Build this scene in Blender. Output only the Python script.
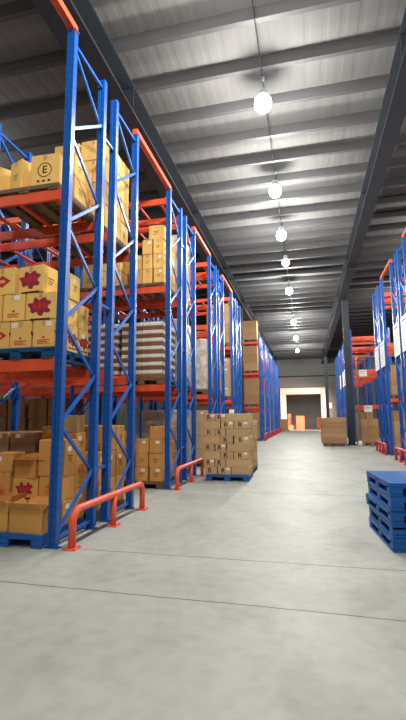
import bpy, bmesh, math, random
from mathutils import Matrix, Vector
random.seed(7)
S = bpy.context.scene
for o in list(bpy.data.objects):
    bpy.data.objects.remove(o)
COL = S.collection
PI = math.pi

# ------------------------------------------------------------------ camera, world, light, exposure
YAW, PITCH, ROLL, FPX = -0.2339, 0.1345, -0.0058, 430.0
cy, sy = math.cos(YAW), math.sin(YAW)
fw, rt, up = Vector((sy, cy, 0)), Vector((cy, -sy, 0)), Vector((0, 0, 1))
f2 = fw*math.cos(PITCH) + up*math.sin(PITCH)
u2 = up*math.cos(PITCH) - fw*math.sin(PITCH)
r3 = rt*math.cos(ROLL) + u2*math.sin(ROLL)
u3 = u2*math.cos(ROLL) - rt*math.sin(ROLL)
cam = bpy.data.cameras.new('camera')
cam.sensor_fit = 'VERTICAL'
cam.sensor_height = 24.0
cam.lens = FPX/720*24.0
cam.clip_start, cam.clip_end = 0.05, 300
camo = bpy.data.objects.new('camera', cam)
COL.objects.link(camo)
m = Matrix((r3, u3, -f2)).transposed().to_4x4()
m.translation = Vector((0, 0, 1.5))
camo.matrix_world = m
S.camera = camo

w = bpy.data.worlds.new('world')
w.use_nodes = True
w.node_tree.nodes['Background'].inputs[0].default_value = (0.75, 0.8, 0.85, 1)
w.node_tree.nodes['Background'].inputs[1].default_value = 0.03
S.world = w

LAMP_W = 520.0
LAMP_COL = (1.0, 0.97, 0.92)

def area(name, loc, target, sx, sy_, watt, col):
    l = bpy.data.lights.new(name, 'AREA')
    l.shape = 'RECTANGLE'
    l.size, l.size_y, l.energy, l.color = sx, sy_, watt, col
    o = bpy.data.objects.new(name, l)
    COL.objects.link(o)
    o.location = loc
    o.rotation_euler = (Vector(target)-Vector(loc)).to_track_quat('-Z', 'Y').to_euler()
    return o
# added warm lights without a built source, for the dock surround and dock room
dl = area('dock_surround_fill', (5.6, 49.6, 3.6), (-0.9, 54.2, 1.6), 2.4, 3.0, 520, (1.0, 0.78, 0.64))
dl.data.spread = math.radians(62)
area('dock_room_light', (-0.4, 57.6, 5.4), (-0.4, 57.6, 0), 3.0, 1.0, 80, (1.0, 0.85, 0.7))

S.view_settings.view_transform = 'Standard'
S.view_settings.look = 'None'
S.view_settings.gamma = 1.0
S.view_settings.use_curve_mapping = False
S.view_settings.exposure = 0.0

# ------------------------------------------------------------------ materials
def lin(c):
    return tuple((v/255/12.92 if v/255 <= .04045 else ((v/255+.055)/1.055)**2.4) for v in c)

def newmat(name):
    mt = bpy.data.materials.new(name)
    mt.use_nodes = True
    nt = mt.node_tree
    b = nt.nodes['Principled BSDF']
    return mt, nt, b

def mat(name, rgb, rough=.6, metal=0.0, var=0.12, scale=6.0, rand=0.0, spec=.4, bump=0.0):
    mt, nt, b = newmat(name)
    N, L = nt.nodes, nt.links
    tc = N.new('ShaderNodeTexCoord')
    nz = N.new('ShaderNodeTexNoise')
    nz.inputs['Scale'].default_value = scale
    nz.inputs['Detail'].default_value = 4
    L.new(tc.outputs['Object'], nz.inputs['Vector'])
    mr = N.new('ShaderNodeMapRange')
    mr.inputs['From Min'].default_value = .3
    mr.inputs['From Max'].default_value = .7
    mr.inputs['To Min'].default_value = 1-var
    mr.inputs['To Max'].default_value = 1+var
    L.new(nz.outputs['Fac'], mr.inputs['Value'])
    hsv = N.new('ShaderNodeHueSaturation')
    hsv.inputs['Color'].default_value = (*lin(rgb), 1)
    val = mr.outputs['Result']
    if rand:
        oi = N.new('ShaderNodeObjectInfo')
        r2 = N.new('ShaderNodeMapRange')
        r2.inputs['To Min'].default_value = 1-rand
        r2.inputs['To Max'].default_value = 1+rand
        L.new(oi.outputs['Random'], r2.inputs['Value'])
        mu = N.new('ShaderNodeMath')
        mu.operation = 'MULTIPLY'
        L.new(val, mu.inputs[0]); L.new(r2.outputs['Result'], mu.inputs[1])
        val = mu.outputs[0]
        r3_ = N.new('ShaderNodeMapRange')
        r3_.inputs['To Min'].default_value = .492
        r3_.inputs['To Max'].default_value = .506
        L.new(oi.outputs['Random'], r3_.inputs['Value'])
        L.new(r3_.outputs['Result'], hsv.inputs['Hue'])
    L.new(val, hsv.inputs['Value'])
    L.new(hsv.outputs['Color'], b.inputs['Base Color'])
    b.inputs['Roughness'].default_value = rough
    b.inputs['Metallic'].default_value = metal
    b.inputs['Specular IOR Level'].default_value = spec
    if bump:
        bp = N.new('ShaderNodeBump')
        bp.inputs['Strength'].default_value = bump
        bp.inputs['Distance'].default_value = .01
        L.new(nz.outputs['Fac'], bp.inputs['Height'])
        L.new(bp.outputs['Normal'], b.inputs['Normal'])
    return mt

def upright_mat():
    mt = mat('blue_upright_paint', (16, 84, 166), rough=.35, var=.08, scale=3)
    nt = mt.node_tree; N, L = nt.nodes, nt.links
    b = N['Principled BSDF']
    src = b.inputs['Base Color'].links[0].from_socket
    tc = N.new('ShaderNodeTexCoord')
    sp = N.new('ShaderNodeSeparateXYZ')
    L.new(tc.outputs['Object'], sp.inputs[0])
    def mth(op, a, bb=None):
        n = N.new('ShaderNodeMath'); n.operation = op
        if isinstance(a, (int, float)): n.inputs[0].default_value = a
        else: L.new(a, n.inputs[0])
        if bb is not None:
            if isinstance(bb, (int, float)): n.inputs[1].default_value = bb
            else: L.new(bb, n.inputs[1])
        return n.outputs[0]
    fz = mth('FRACT', mth('MULTIPLY', sp.outputs['Z'], 1/0.10))
    inz = mth('LESS_THAN', mth('ABSOLUTE', mth('SUBTRACT', fz, .5)), .24)
    ax, ay = mth('ABSOLUTE', sp.outputs['X']), mth('ABSOLUTE', sp.outputs['Y'])
    dots = mth('MULTIPLY', inz, mth('MAXIMUM', mth('LESS_THAN', mth('ABSOLUTE', mth('SUBTRACT', ax, .032)), .009),
                                     mth('LESS_THAN', mth('ABSOLUTE', mth('SUBTRACT', ay, .022)), .008)))
    mx = N.new('ShaderNodeMix'); mx.data_type = 'RGBA'
    L.new(mth('MULTIPLY', dots, .4), mx.inputs[0])
    L.new(src, mx.inputs[6])
    mx.inputs[7].default_value = (*lin((8, 24, 60)), 1)
    L.new(mx.outputs[2], b.inputs['Base Color'])
    return mt

def concrete():
    mt, nt, b = newmat('concrete_floor')
    N, L = nt.nodes, nt.links
    tc = N.new('ShaderNodeTexCoord')
    def noise(sc, det, off=0, st=(1, 1, 1)):
        mp = N.new('ShaderNodeMapping'); mp.inputs['Location'].default_value = (off, off*.7, 0)
        mp.inputs['Scale'].default_value = st
        L.new(tc.outputs['Object'], mp.inputs['Vector'])
        n = N.new('ShaderNodeTexNoise'); n.inputs['Scale'].default_value = sc; n.inputs['Detail'].default_value = det
        L.new(mp.outputs[0], n.inputs['Vector'])
        return n.outputs['Fac']
    def ramp(v, stops):
        r = N.new('ShaderNodeValToRGB')
        e = r.color_ramp.elements
        while len(e) < len(stops): e.new(.5)
        for k, (p, c) in enumerate(stops):
            e[k].position = p; e[k].color = (*lin(c), 1)
        L.new(v, r.inputs[0])
        return r.outputs['Color']
    base = ramp(noise(.55, 6), [(.3, (158, 161, 154)), (.5, (165, 168, 161)), (.72, (171, 174, 166))])
    fine = ramp(noise(7, 8, 3), [(.3, (232, 232, 230)), (.6, (255, 255, 255))])
    stain = ramp(noise(1.7, 6, 11, (1, .6, 1)), [(.34, (228, 228, 225)), (.5, (255, 255, 255))])
    def mul(a, c, f):
        mx = N.new('ShaderNodeMix'); mx.data_type = 'RGBA'; mx.blend_type = 'MULTIPLY'
        mx.inputs[0].default_value = f
        L.new(a, mx.inputs[6]); L.new(c, mx.inputs[7])
        return mx.outputs[2]
    c = mul(mul(base, fine, .7), stain, .7)
    # saw-cut joints across the floor
    sp = N.new('ShaderNodeSeparateXYZ'); L.new(tc.outputs['Object'], sp.inputs[0])
    wob = N.new('ShaderNodeMath'); wob.operation = 'MULTIPLY_ADD'
    L.new(noise(1.5, 5, 5), wob.inputs[0]); wob.inputs[1].default_value = .05; wob.inputs[2].default_value = -.025
    tot = None
    for yj, kx, wd in ((3.682, -.008, .009), (4.80, .009, .009), (9.0, 0, .012), (13.3, 0, .014), (-.6, 0, .01), (18, 0, .016), (24, 0, .02)):
        a = N.new('ShaderNodeMath'); a.operation = 'MULTIPLY_ADD'
        L.new(sp.outputs['X'], a.inputs[0]); a.inputs[1].default_value = -kx
        L.new(sp.outputs['Y'], a.inputs[2])
        a2 = N.new('ShaderNodeMath'); a2.operation = 'ADD'
        L.new(a.outputs[0], a2.inputs[0]); L.new(wob.outputs[0], a2.inputs[1])
        d = N.new('ShaderNodeMath'); d.operation = 'COMPARE'
        L.new(a2.outputs[0], d.inputs[0]); d.inputs[1].default_value = yj; d.inputs[2].default_value = wd
        if tot is None: tot = d.outputs[0]
        else:
            ad = N.new('ShaderNodeMath'); ad.operation = 'MAXIMUM'
            L.new(tot, ad.inputs[0]); L.new(d.outputs[0], ad.inputs[1]); tot = ad.outputs[0]
    fj = N.new('ShaderNodeMath'); fj.operation = 'MULTIPLY'; fj.inputs[1].default_value = .8
    L.new(tot, fj.inputs[0])
    mx = N.new('ShaderNodeMix'); mx.data_type = 'RGBA'
    L.new(fj.outputs[0], mx.inputs[0]); L.new(c, mx.inputs[6]); mx.inputs[7].default_value = (*lin((70, 70, 68)), 1)
    L.new(mx.outputs[2], b.inputs['Base Color'])
    rr = N.new('ShaderNodeMapRange'); rr.inputs['To Min'].default_value = .5; rr.inputs['To Max'].default_value = .62
    L.new(noise(2.2, 5, 8), rr.inputs['Value']); L.new(rr.outputs[0], b.inputs['Roughness'])
    b.inputs['Specular IOR Level'].default_value = .35
    return mt

def film():
    mt, nt, b = newmat('stretch_film')
    b.inputs['Base Color'].default_value = (.8, .82, .85, 1)
    b.inputs['Roughness'].default_value = .25
    N, L = nt.nodes, nt.links
    tc = N.new('ShaderNodeTexCoord')
    nz = N.new('ShaderNodeTexNoise'); nz.inputs['Scale'].default_value = 5; nz.inputs['Detail'].default_value = 5
    L.new(tc.outputs['Object'], nz.inputs['Vector'])
    mr = N.new('ShaderNodeMapRange'); mr.inputs['From Min'].default_value = .35; mr.inputs['From Max'].default_value = .7
    mr.inputs['To Min'].default_value = .2; mr.inputs['To Max'].default_value = .7
    L.new(nz.outputs['Fac'], mr.inputs['Value']); L.new(mr.outputs[0], b.inputs['Alpha'])
    bp = N.new('ShaderNodeBump'); bp.inputs['Strength'].default_value = .5; bp.inputs['Distance'].default_value = .03
    L.new(nz.outputs['Fac'], bp.inputs['Height']); L.new(bp.outputs[0], b.inputs['Normal'])
    return mt

def emit(name, col, st):
    mt, nt, b = newmat(name)
    b.inputs['Base Color'].default_value = (.9, .9, .9, 1)
    b.inputs['Emission Color'].default_value = (*col, 1)
    b.inputs['Emission Strength'].default_value = st
    return mt

M = dict(
    floor=concrete(),
    sheet=mat('roof_sheet', (112, 112, 111), rough=.75, var=.05, scale=.8, spec=.15),
    purlin=mat('galvanised_purlin', (70, 70, 72), rough=.6, var=.06, scale=1.5),
    rafter=mat('dark_steel_paint', (38, 43, 50), rough=.55, var=.1, scale=1.2),
    wall=mat('wall_sheet', (122, 122, 118), rough=.7, var=.05, scale=.6),
    jamb=mat('dock_surround_paint', (236, 214, 200), rough=.6, var=.04, scale=1),
    blue=upright_mat(),
    brace=mat('blue_brace_paint', (30, 98, 184), rough=.32, var=.06),
    beam=mat('orange_beam_paint', (220, 84, 50), rough=.42, var=.1, scale=3),
    guard=mat('guard_orange_paint', (240, 98, 66), rough=.4, var=.06),
    guardred=mat('guard_red_paint', (214, 52, 58), rough=.4, var=.06),
    tan=mat('tan_cardboard', (210, 154, 84), rough=.8, var=.06, scale=3, rand=.12, spec=.15),
    gold=mat('yellow_cardboard', (234, 188, 110), rough=.8, var=.05, scale=3, rand=.08, spec=.15),
    brown=mat('brown_cardboard', (166, 132, 94), rough=.8, var=.06, scale=3, rand=.12, spec=.15),
    kraft=mat('kraft_cardboard', (190, 158, 116), rough=.8, var=.05, scale=3, rand=.07, spec=.15),
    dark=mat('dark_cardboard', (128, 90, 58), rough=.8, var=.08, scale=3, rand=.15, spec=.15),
    peach=mat('orange_crate_board', (214, 126, 92), rough=.8, var=.06, scale=2, rand=.08),
    tape=mat('packing_tape', (196, 160, 104), rough=.3, var=.05),
    inside=mat('carton_inside', (160, 116, 66), rough=.85, var=.08),
    white=mat('white_paper', (232, 230, 224), rough=.7, var=.03),
    sack=mat('white_woven_sack', (214, 212, 206), rough=.7, var=.06, scale=9, bump=.3),
    ink=mat('dark_print', (66, 48, 36), rough=.8, var=.1),
    inkred=mat('red_print', (190, 44, 36), rough=.75, var=.08),
    inkpurple=mat('crimson_print', (150, 34, 62), rough=.75, var=.15, scale=14),
    plastic=mat('blue_pallet_plastic', (22, 96, 170), rough=.45, var=.1, scale=5),
    teal=mat('teal_pallet_plastic', (14, 74, 116), rough=.5, var=.1, scale=5),
    wood=mat('grey_pallet_wood', (112, 92, 70), rough=.85, var=.2, scale=8),
    steel=mat('galvanised_steel', (150, 154, 158), rough=.4, metal=.6, var=.06),
    housing=mat('lamp_housing', (176, 180, 184), rough=.4, metal=.2),
    lens=emit('lamp_lens', (1, .98, .94), 30.0),
    lensoff=emit('dim_lamp_lens', (1, .98, .94), 3.0),
    film=film(),
    signtext=mat('grey_sign_print', (120, 126, 140), rough=.7),
    room=mat('dock_room_wall', (150, 152, 150), rough=.8, var=.08, scale=.7),
)

# ------------------------------------------------------------------ mesh helpers
class MB:
    def __init__(s):
        s.bm = bmesh.new()
        s.mats = []
    def mi(s, mt):
        if mt not in s.mats: s.mats.append(mt)
        return s.mats.index(mt)
    def box(s, x0, x1, y0, y1, z0, z1, mt, mx=None, bev=0.0):
        r = bmesh.ops.create_cube(s.bm, size=1.0)
        vs = r['verts']
        k = s.mi(mt)
        for v in vs:
            v.co = Vector(((x0+x1)/2+v.co.x*(x1-x0), (y0+y1)/2+v.co.y*(y1-y0), (z0+z1)/2+v.co.z*(z1-z0)))
        fs = set(f for v in vs for f in v.link_faces)
        for f in fs: f.material_index = k
        if bev:
            es = list(set(e for v in vs for e in v.link_edges))
            rr = bmesh.ops.bevel(s.bm, geom=es, offset=bev, segments=1, affect='EDGES', profile=.5)
            for f in rr['faces']: f.material_index = k
            vs = list(set(v for f in rr['faces'] for v in f.verts) | set(v for v in vs if v.is_valid))
        if mx is not None:
            for v in vs: v.co = mx @ v.co
        return vs
    def prism(s, pts, z0, z1, mt, mx=None):
        n = len(pts); k = s.mi(mt)
        a = [s.bm.verts.new((p[0], p[1], z0)) for p in pts]
        b = [s.bm.verts.new((p[0], p[1], z1)) for p in pts]
        fs = [s.bm.faces.new(list(reversed(a))), s.bm.faces.new(b)]
        for i in range(n):
            fs.append(s.bm.faces.new((a[i], a[(i+1) % n], b[(i+1) % n], b[i])))
        for f in fs: f.material_index = k
        if mx is not None:
            for v in a+b: v.co = mx @ v.co
    def lathe(s, prof, mt, n=20, mx=None, smooth=True):
        k = s.mi(mt); rings = []
        for r, z in prof:
            rings.append([s.bm.verts.new((max(r, 1e-4)*math.cos(2*PI*i/n), max(r, 1e-4)*math.sin(2*PI*i/n), z)) for i in range(n)])
        fs = []
        for a, b in zip(rings, rings[1:]):
            for i in range(n):
                fs.append(s.bm.faces.new((a[i], a[(i+1) % n], b[(i+1) % n], b[i])))
        fs.append(s.bm.faces.new(list(reversed(rings[0])))); fs.append(s.bm.faces.new(rings[-1]))
        for f in fs: f.material_index = k; f.smooth = smooth
        if mx is not None:
            for rg in rings:
                for v in rg: v.co = mx @ v.co
    def tube(s, pts, rad, mt, n=10):
        k = s.mi(mt); pts = [Vector(p) for p in pts]; rings = []
        ref = None
        for i, p in enumerate(pts):
            d = (pts[min(i+1, len(pts)-1)]-pts[max(i-1, 0)]).normalized()
            if ref is None:
                ref = Vector((1, 0, 0)) if abs(d.x) < .8 else Vector((0, 1, 0))
            a = (ref - d*ref.dot(d)).normalized(); b = d.cross(a); ref = a
            rings.append([s.bm.verts.new(p+a*rad*math.cos(2*PI*j/n)+b*rad*math.sin(2*PI*j/n)) for j in range(n)])
        for a, b in zip(rings, rings[1:]):
            for j in range(n):
                f = s.bm.faces.new((a[j], a[(j+1) % n], b[(j+1) % n], b[j])); f.material_index = k; f.smooth = True
        for rg in (list(reversed(rings[0])), rings[-1]):
            f = s.bm.faces.new(rg); f.material_index = k
    def mesh(s, name):
        me = bpy.data.meshes.new(name)
        bmesh.ops.recalc_face_normals(s.bm, faces=s.bm.faces[:])
        s.bm.to_mesh(me); s.bm.free()
        for mt in s.mats: me.materials.append(mt)
        return me

def link(name, me, parent=None, loc=(0, 0, 0), rot=(0, 0, 0)):
    o = bpy.data.objects.new(name, me)
    COL.objects.link(o)
    o.location = loc; o.rotation_euler = rot
    if parent is not None: o.parent = parent
    return o
def tag(o, label, cat, group=None, kind=None):
    if label: o['label'] = label
    if cat: o['category'] = cat
    if group: o['group'] = group
    if kind: o['kind'] = kind
    return o
def empty(name, loc, label, cat, group=None, rotz=0):
    return tag(link(name, None, None, loc, (0, 0, rotz)), label, cat, group)
def struct(name, me, loc=(0, 0, 0), label=None):
    o = link(name, me, None, loc)
    o['kind'] = 'structure'
    if label: o['label'] = label
    return o

# ------------------------------------------------------------------ building shell
XL, XR, YB, YE, ZR = -18.0, 16.0, -7.0, 55.0, 9.0
b = MB(); b.box(XL, XR, YB, YE+9, -.2, 0, M['floor']); struct('floor', b.mesh('floor'), label='grey concrete warehouse floor with dark saw-cut joints')

# corrugated roof sheet: ribs run along the aisle
b = MB(); k = b.mi(M['sheet'])
pitch, ribs = .34, []
x = XL
while x < XR:
    ribs += [(x, ZR), (x+pitch*.55, ZR), (x+pitch*.66, ZR+.004), (x+pitch*.89, ZR+.004)]
    x += pitch
ribs.append((x, ZR))
va = [b.bm.verts.new((p[0], YB, p[1])) for p in ribs]
vb = [b.bm.verts.new((p[0], YE, p[1])) for p in ribs]
vc = [b.bm.verts.new((p[0], YB, ZR+.25)) for p in ribs]
vd = [b.bm.verts.new((p[0], YE, ZR+.25)) for p in ribs]
for i in range(len(ribs)-1):
    for q in ((va[i], vb[i], vb[i+1], va[i+1]), (vc[i], vc[i+1], vd[i+1], vd[i])):
        f = b.bm.faces.new(q); f.material_index = k
ceiling = struct('ceiling', b.mesh('ceiling'), label='corrugated metal roof sheets over dark steel rafters')
# purlins (C sections)
b = MB()
b.box(XL, XR, -.01, .01, -.25, 0, M['purlin'])
b.box(XL, XR, .01, .09, -.25, -.235, M['purlin'])
b.box(XL, XR, .01, .09, -.015, 0, M['purlin'])
pme = b.mesh('purlin')
y = 7.02 - 12*1.13
while y < YE-.2:
    link('purlin', pme, ceiling, (0, y, ZR))
    y += 1.13
def ibeam(z0, z1, y0, y1, wd, mt):
    b = MB()
    b.box(-wd/2, wd/2, y0, y1, z0, z0+.03, mt)
    b.box(-.012, .012, y0, y1, z0+.03, z1-.03, mt)
    b.box(-wd/2, wd/2, y0, y1, z1-.03, z1, mt)
    yy = y0+3
    while yy < y1:
        b.box(-wd/2+.02, wd/2-.02, yy-.01, yy+.01, z0+.03, z1-.03, mt); yy += 6
    return b.mesh('rafter')
rme = ibeam(8.1, ZR-.25, YB, YE, .6, M['rafter'])
rme2 = ibeam(8.1, ZR-.25, YB, YE, .38, M['rafter'])
for xr in (-10.1, -3.72, 2.17, 8.5):
    link('rafter', rme if xr < 0 else rme2, ceiling, (xr, 0, 0))
b = MB(); b.tube([(XL, 0, 0), (XR, 0, 0)], .05, M['rafter'])
tme = b.mesh('tie_rod')
link('tie_rod', tme, ceiling, (0, 19.6, 8.1)); link('tie_rod', tme, ceiling, (0, 43.0, 8.1))
b = MB(); b.tube([(-.66, YB, 8.73), (-.66, YE-1, 8.73)], .009, M['rafter'], 6)
link('lamp_conduit', b.mesh('lamp_conduit'), ceiling)

def column_mesh(h):
    b = MB()
    b.box(-.17, .17, -.17, -.145, 0, h, M['rafter']); b.box(-.17, .17, .145, .17, 0, h, M['rafter'])
    b.box(-.012, .012, -.145, .145, 0, h, M['rafter'])
    b.box(-.25, .25, -.25, .25, 0, .03, M['rafter'])
    for sx in (-.2, .2):
        for sy_ in (-.2, .2): b.lathe([(.02, .03), (.02, .06)], M['steel'], 6, Matrix.Translation((sx, sy_, 0)))
    return b.mesh('steel_column')
cme = column_mesh(8.1)
struct('steel_column', cme, (2.36, 25.2, 0), 'dark steel column beside the brown carton pallets')
struct('steel_column', cme, (2.24, 48.6, 0), 'dark steel column beyond the far racks')
struct('steel_column', cme, (-3.72, 25.2, 0), 'dark steel column in the cross aisle behind the racks')

# walls
def wall(name, x0, x1, y0, y1, z0, z1, mt=None):
    b = MB(); b.box(x0, x1, y0, y1, z0, z1, mt or M['wall']); return struct(name, b.mesh(name))
wall('wall_left', XL-.2, XL, YB, YE, 0, ZR)
wall('wall_right', XR, XR+.2, YB, YE, 0, ZR)
wall('wall_back', XL, XR, YB-.2, YB, 0, ZR)
DX0, DX1, DZ = -2.5, 1.78, 4.4
b = MB()
b.box(XL, DX0, YE, YE+.25, 0, ZR+.2, M['wall']); b.box(DX1, XR, YE, YE+.25, 0, ZR+.2, M['wall']); b.box(DX0, DX1, YE, YE+.25, DZ, ZR+.2, M['wall'])
x = XL
while x < XR:
    if x < DX0-.8 or x > DX1+.7: b.box(x, x+.05, YE-.02, YE, 0, ZR, M['wall'])
    else: b.box(x, x+.05, YE-.02, YE, DZ+.85, ZR, M['wall'])
    x += .45
struct('wall_far', b.mesh('wall_far'), label='grey sheet end wall around the loading dock opening')
b = MB()
b.box(DX0-.62, DX0, YE-.5, YE-.02, 0, DZ+.75, M['jamb'], bev=.02)
b.box(DX1, DX1+.62, YE-.5, YE-.02, 0, DZ+.75, M['jamb'], bev=.02)
b.box(DX0, DX1, YE-.5, YE-.02, DZ, DZ+.75, M['jamb'], bev=.02)
b.box(DX0-.25, DX0, YE-.02, YE+1.6, 0, DZ, M['jamb']); b.box(DX1, DX1+.25, YE-.02, YE+1.6, 0, DZ, M['jamb'])
b.box(DX0-.25, DX1+.25, YE-.02, YE+1.6, DZ, DZ+.2, M['jamb'])
struct('door_1', b.mesh('door_1'), label='pale cream surround of the open loading dock doorway')
b = MB()
b.box(-6, 5, YE+8, YE+8.2, 0, 6, M['room']); b.box(-6.2, -6, YE+.3, YE+8, 0, 6, M['room']); b.box(5, 5.2, YE+.3, YE+8, 0, 6, M['room'])
b.box(-6, 5, YE+.3, YE+8, 6, 6.2, M['room'])
struct('wall_dock', b.mesh('wall_dock'), label='grey walls of the dim room beyond the dock opening')
b = MB(); b.tube([(-9, 0, 0), (9, 0, 0)], .06, M['rafter'])
struct('trim_1', b.mesh('trim_1'), (0, YE-.12, 6.62), 'dark pipe running across the end wall')

# ------------------------------------------------------------------ lamps
b = MB(); b.lathe([(.03, .36), (.07, .34), (.07, .24), (.09, .22), (.09, .19), (.06, .185)], M['housing'], 24)
for k in range(12):
    b.box(.068, .09, -.004, .004, .24, .33, M['housing'], Matrix.Rotation(k*PI/6, 4, 'Z'))
L_house = b.mesh('housing')
GLOBE = [(.07, .17), (.135, .145), (.17, .09), (.182, .01), (.17, -.06), (.13, -.125), (.07, -.165), (.02, -.175)]
b = MB(); b.lathe(GLOBE, M['lens'], 24)
L_lens = b.mesh('lens')
b = MB(); b.lathe(GLOBE, M['lensoff'], 24)
L_lens_off = b.mesh('lens')
b = MB(); b.tube([(0, 0, .36), (0, 0, .62)], .01, M['steel'], 6); b.lathe([(.05, .58), (.05, .62)], M['steel'], 10)
L_hang = b.mesh('hanger')
def lamp(yy, label, z=8.12, on=True, mult=1.0, group=None, x=-.66):
    t = empty('high_bay_lamp', (x, yy, z), label, 'lamp', group)
    link('housing', L_house, t); link('lens', L_lens if on else L_lens_off, t); link('hanger', L_hang, t)
    if on:
        l = bpy.data.lights.new('lamp_light', 'POINT')
        l.energy = LAMP_W*mult; l.color = LAMP_COL; l.shadow_soft_size = .12
        lo = bpy.data.objects.new('lamp_light', l); COL.objects.link(lo); lo.parent = t; lo.location = (0, 0, -.33)
lamp(8.42, 'largest and brightest hanging lamp, the first along the aisle ceiling', mult=1.1)
lamp(12.1, 'second hanging lamp along the aisle ceiling, past the brightest one', mult=1.35)
lamp(15.3, 'third hanging lamp along the aisle ceiling, just before the cross tie', mult=1.5)
lamp(18.8, 'dim hanging lamp half hidden by the dark ceiling tie', z=8.35, on=False)
lamp(22.5, 'bright hanging lamp just beyond the dark ceiling tie', mult=1.6)
lamp(30.2, 'small lamp, third from last along the aisle ceiling', mult=2.6)
lamp(36.5, 'small lamp, next to last along the aisle ceiling', mult=2.6)
lamp(43.5, 'last small lamp before the end wall', mult=2.6)
for yy in (4.6, .9, -2.8):
    lamp(yy, 'hanging aisle lamp above and behind the viewer', group='lamps out of frame', mult=1.1)
for yy in (9.0, 17.0, 25.0):
    lamp(yy, 'hanging lamp of the neighbouring aisle out of frame', group='lamps of the next aisle', x=6.2, mult=1.1)
for yy in (.5, 4.5, 8.5):  # unseen lamps added to lift the dark roof above the racks
    lamp(yy, 'added lamp out of frame, brightening the roof over the racks', group='added lamps over the racks', x=-9.5, mult=.3)

# ------------------------------------------------------------------ racks
H, D = 6.8, 1.0
def upright_mesh(h):
    b = MB()
    pts = [(-.055, -.045), (-.018, -.045), (-.018, -.032), (.018, -.032), (.018, -.045), (.055, -.045), (.055, .045), (.02, .045), (.02, .036), (-.02, .036), (-.02, .045), (-.055, .045)]
    b.prism(pts, 0, h, M['blue'])
    return b.mesh('upright')
def bar(p, q, w_, t_, mt, name):
    p, q = Vector(p), Vector(q); d = q-p; L_ = d.length
    b = MB()
    zc = d.normalized(); xc = Vector((1, 0, 0)); yc = zc.cross(xc)
    mx = Matrix((xc, yc, zc)).transposed().to_4x4(); mx.translation = p
    b.box(-t_/2, t_/2, -w_/2, w_/2, 0, L_, mt, mx)
    return b.mesh(name)
DZB = .653
UP = {}
def upm(h):
    if h not in UP: UP[h] = upright_mesh(h)
    return UP[h]
BR_UP = bar((0, .07, 0), (0, D-.07, DZB), .042, .03, M['brace'], 'diagonal_brace')
BR_DN = bar((0, D-.07, 0), (0, .07, DZB), .042, .03, M['brace'], 'diagonal_brace')
BR_H = bar((0, .09, 0), (0, D-.09, 0), .042, .03, M['brace'], 'horizontal_brace')
b = MB(); b.box(-.085, .085, -.045, .045, 0, .012, M['blue'])
for sx in (-.07, .07): b.lathe([(.012, .012), (.012, .035)], M['steel'], 6, Matrix.Translation((sx, 0, 0)))
FOOT = b.mesh('foot_plate')
BEAM = {}
def beam_mesh(L_):
    k = round(L_, 3)
    if k not in BEAM:
        b = MB()
        b.prism([(-.022, -.075), (.022, -.075), (.022, .075), (-.005, .075), (-.005, .045), (-.022, .045)], 0, L_, M['beam'],
                Matrix(((0, 0, 1, 0), (1, 0, 0, 0), (0, 1, 0, 0), (0, 0, 0, 1))))
        for xx in (0, L_-.008): b.box(xx, xx+.008, -.03, .03, -.11, .09, M['beam'])
        BEAM[k] = b.mesh('beam')
    return BEAM[k]
BARS = bar((0, .10, 0), (0, D-.10, 0), .03, .06, M['beam'], 'support_bar')
SPACER = {}
BAY = 2.3
LV = {1: 2.25, 2: 4.5, 3: 6.62}
def rack(label, x0, sgn, y0, levels, bays=1, h=H, detail=True, back=False, group=None, levz=LV):
    """One rack row; its end frame stands at x0 on the aisle, the row runs away in direction sgn."""
    t = empty('pallet_rack', (x0, y0, 0), label, 'pallet rack', group)
    for k in range(bays+1):
        xf = sgn*(.055+k*BAY)
        for yu in (.045, D-.045):
            u = link('upright', upm(h), t, (xf, yu, .012))
            link('foot_plate', FOOT, u, (0, 0, -.012))
        if k == 0 or detail:
            z = .15; n = 0
            while z+DZB < h-.1:
                link('diagonal_brace', BR_UP if n % 2 == 0 else BR_DN, t, (xf-sgn*(.018 if n % 2 == 0 else -.018)*1, 0, z))
                z += DZB; n += 1
            link('horizontal_brace', BR_H, t, (xf, 0, .10)); link('horizontal_brace', BR_H, t, (xf, 0, h-.12))
        if back and k == 0:
            for z in (.8, 3.2, 5.9):
                b = MB(); b.box(-.02, .02, 0, .348, -.02, .02, M['brace'])
                link('row_spacer', b.mesh('row_spacer'), t, (xf, D, z))
    L_ = BAY-.11
    for k in range(bays):
        xs = .055+k*BAY+.055
        for lv in levels:
            for yu in (.024, D-.024):
                xx = x0*0+ (xs if sgn > 0 else -xs-L_)
                link('beam', beam_mesh(L_), t, (xx, yu, levz[lv]-.075))
            if detail:
                for fx in (.2, .75, 1.3, 1.95):
                    link('support_bar', BARS, t, (sgn*(xs+fx), 0, levz[lv]-.04))
    return t
X0, P0 = -2.9, 4.70
ROWS = {}
words = ['first', 'second', 'third', 'fourth', 'fifth', 'sixth', 'seventh', 'eighth']
note = ['loaded with yellow cartons behind the long guard rail', 'backing the yellow carton rack', 'with white sacks on its lower shelf', 'backing the white sack rack',
        'bare upper shelf, behind the R-printed stack', 'backing the bare-shelf rack', 'last but one before the cross aisle', 'last before the cross aisle']
for i in range(4):
    for j in (0, 1):
        n = 2*i+j
        lev = {0: (1, 2), 1: (1, 2), 2: (1, 2, 3), 3: (1, 2, 3), 4: (1, 2, 3), 5: (1, 2, 3), 6: (1, 2, 3), 7: (1, 2, 3)}[n]
        y0 = P0+4.3*i+1.35*j
        ROWS[n] = y0
        rack(f'{words[n]} rack row along the aisle, {note[n]}', X0, -1, y0, lev, bays=2 if n < 6 else 1, back=(j == 0))
E0 = 28.65
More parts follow.
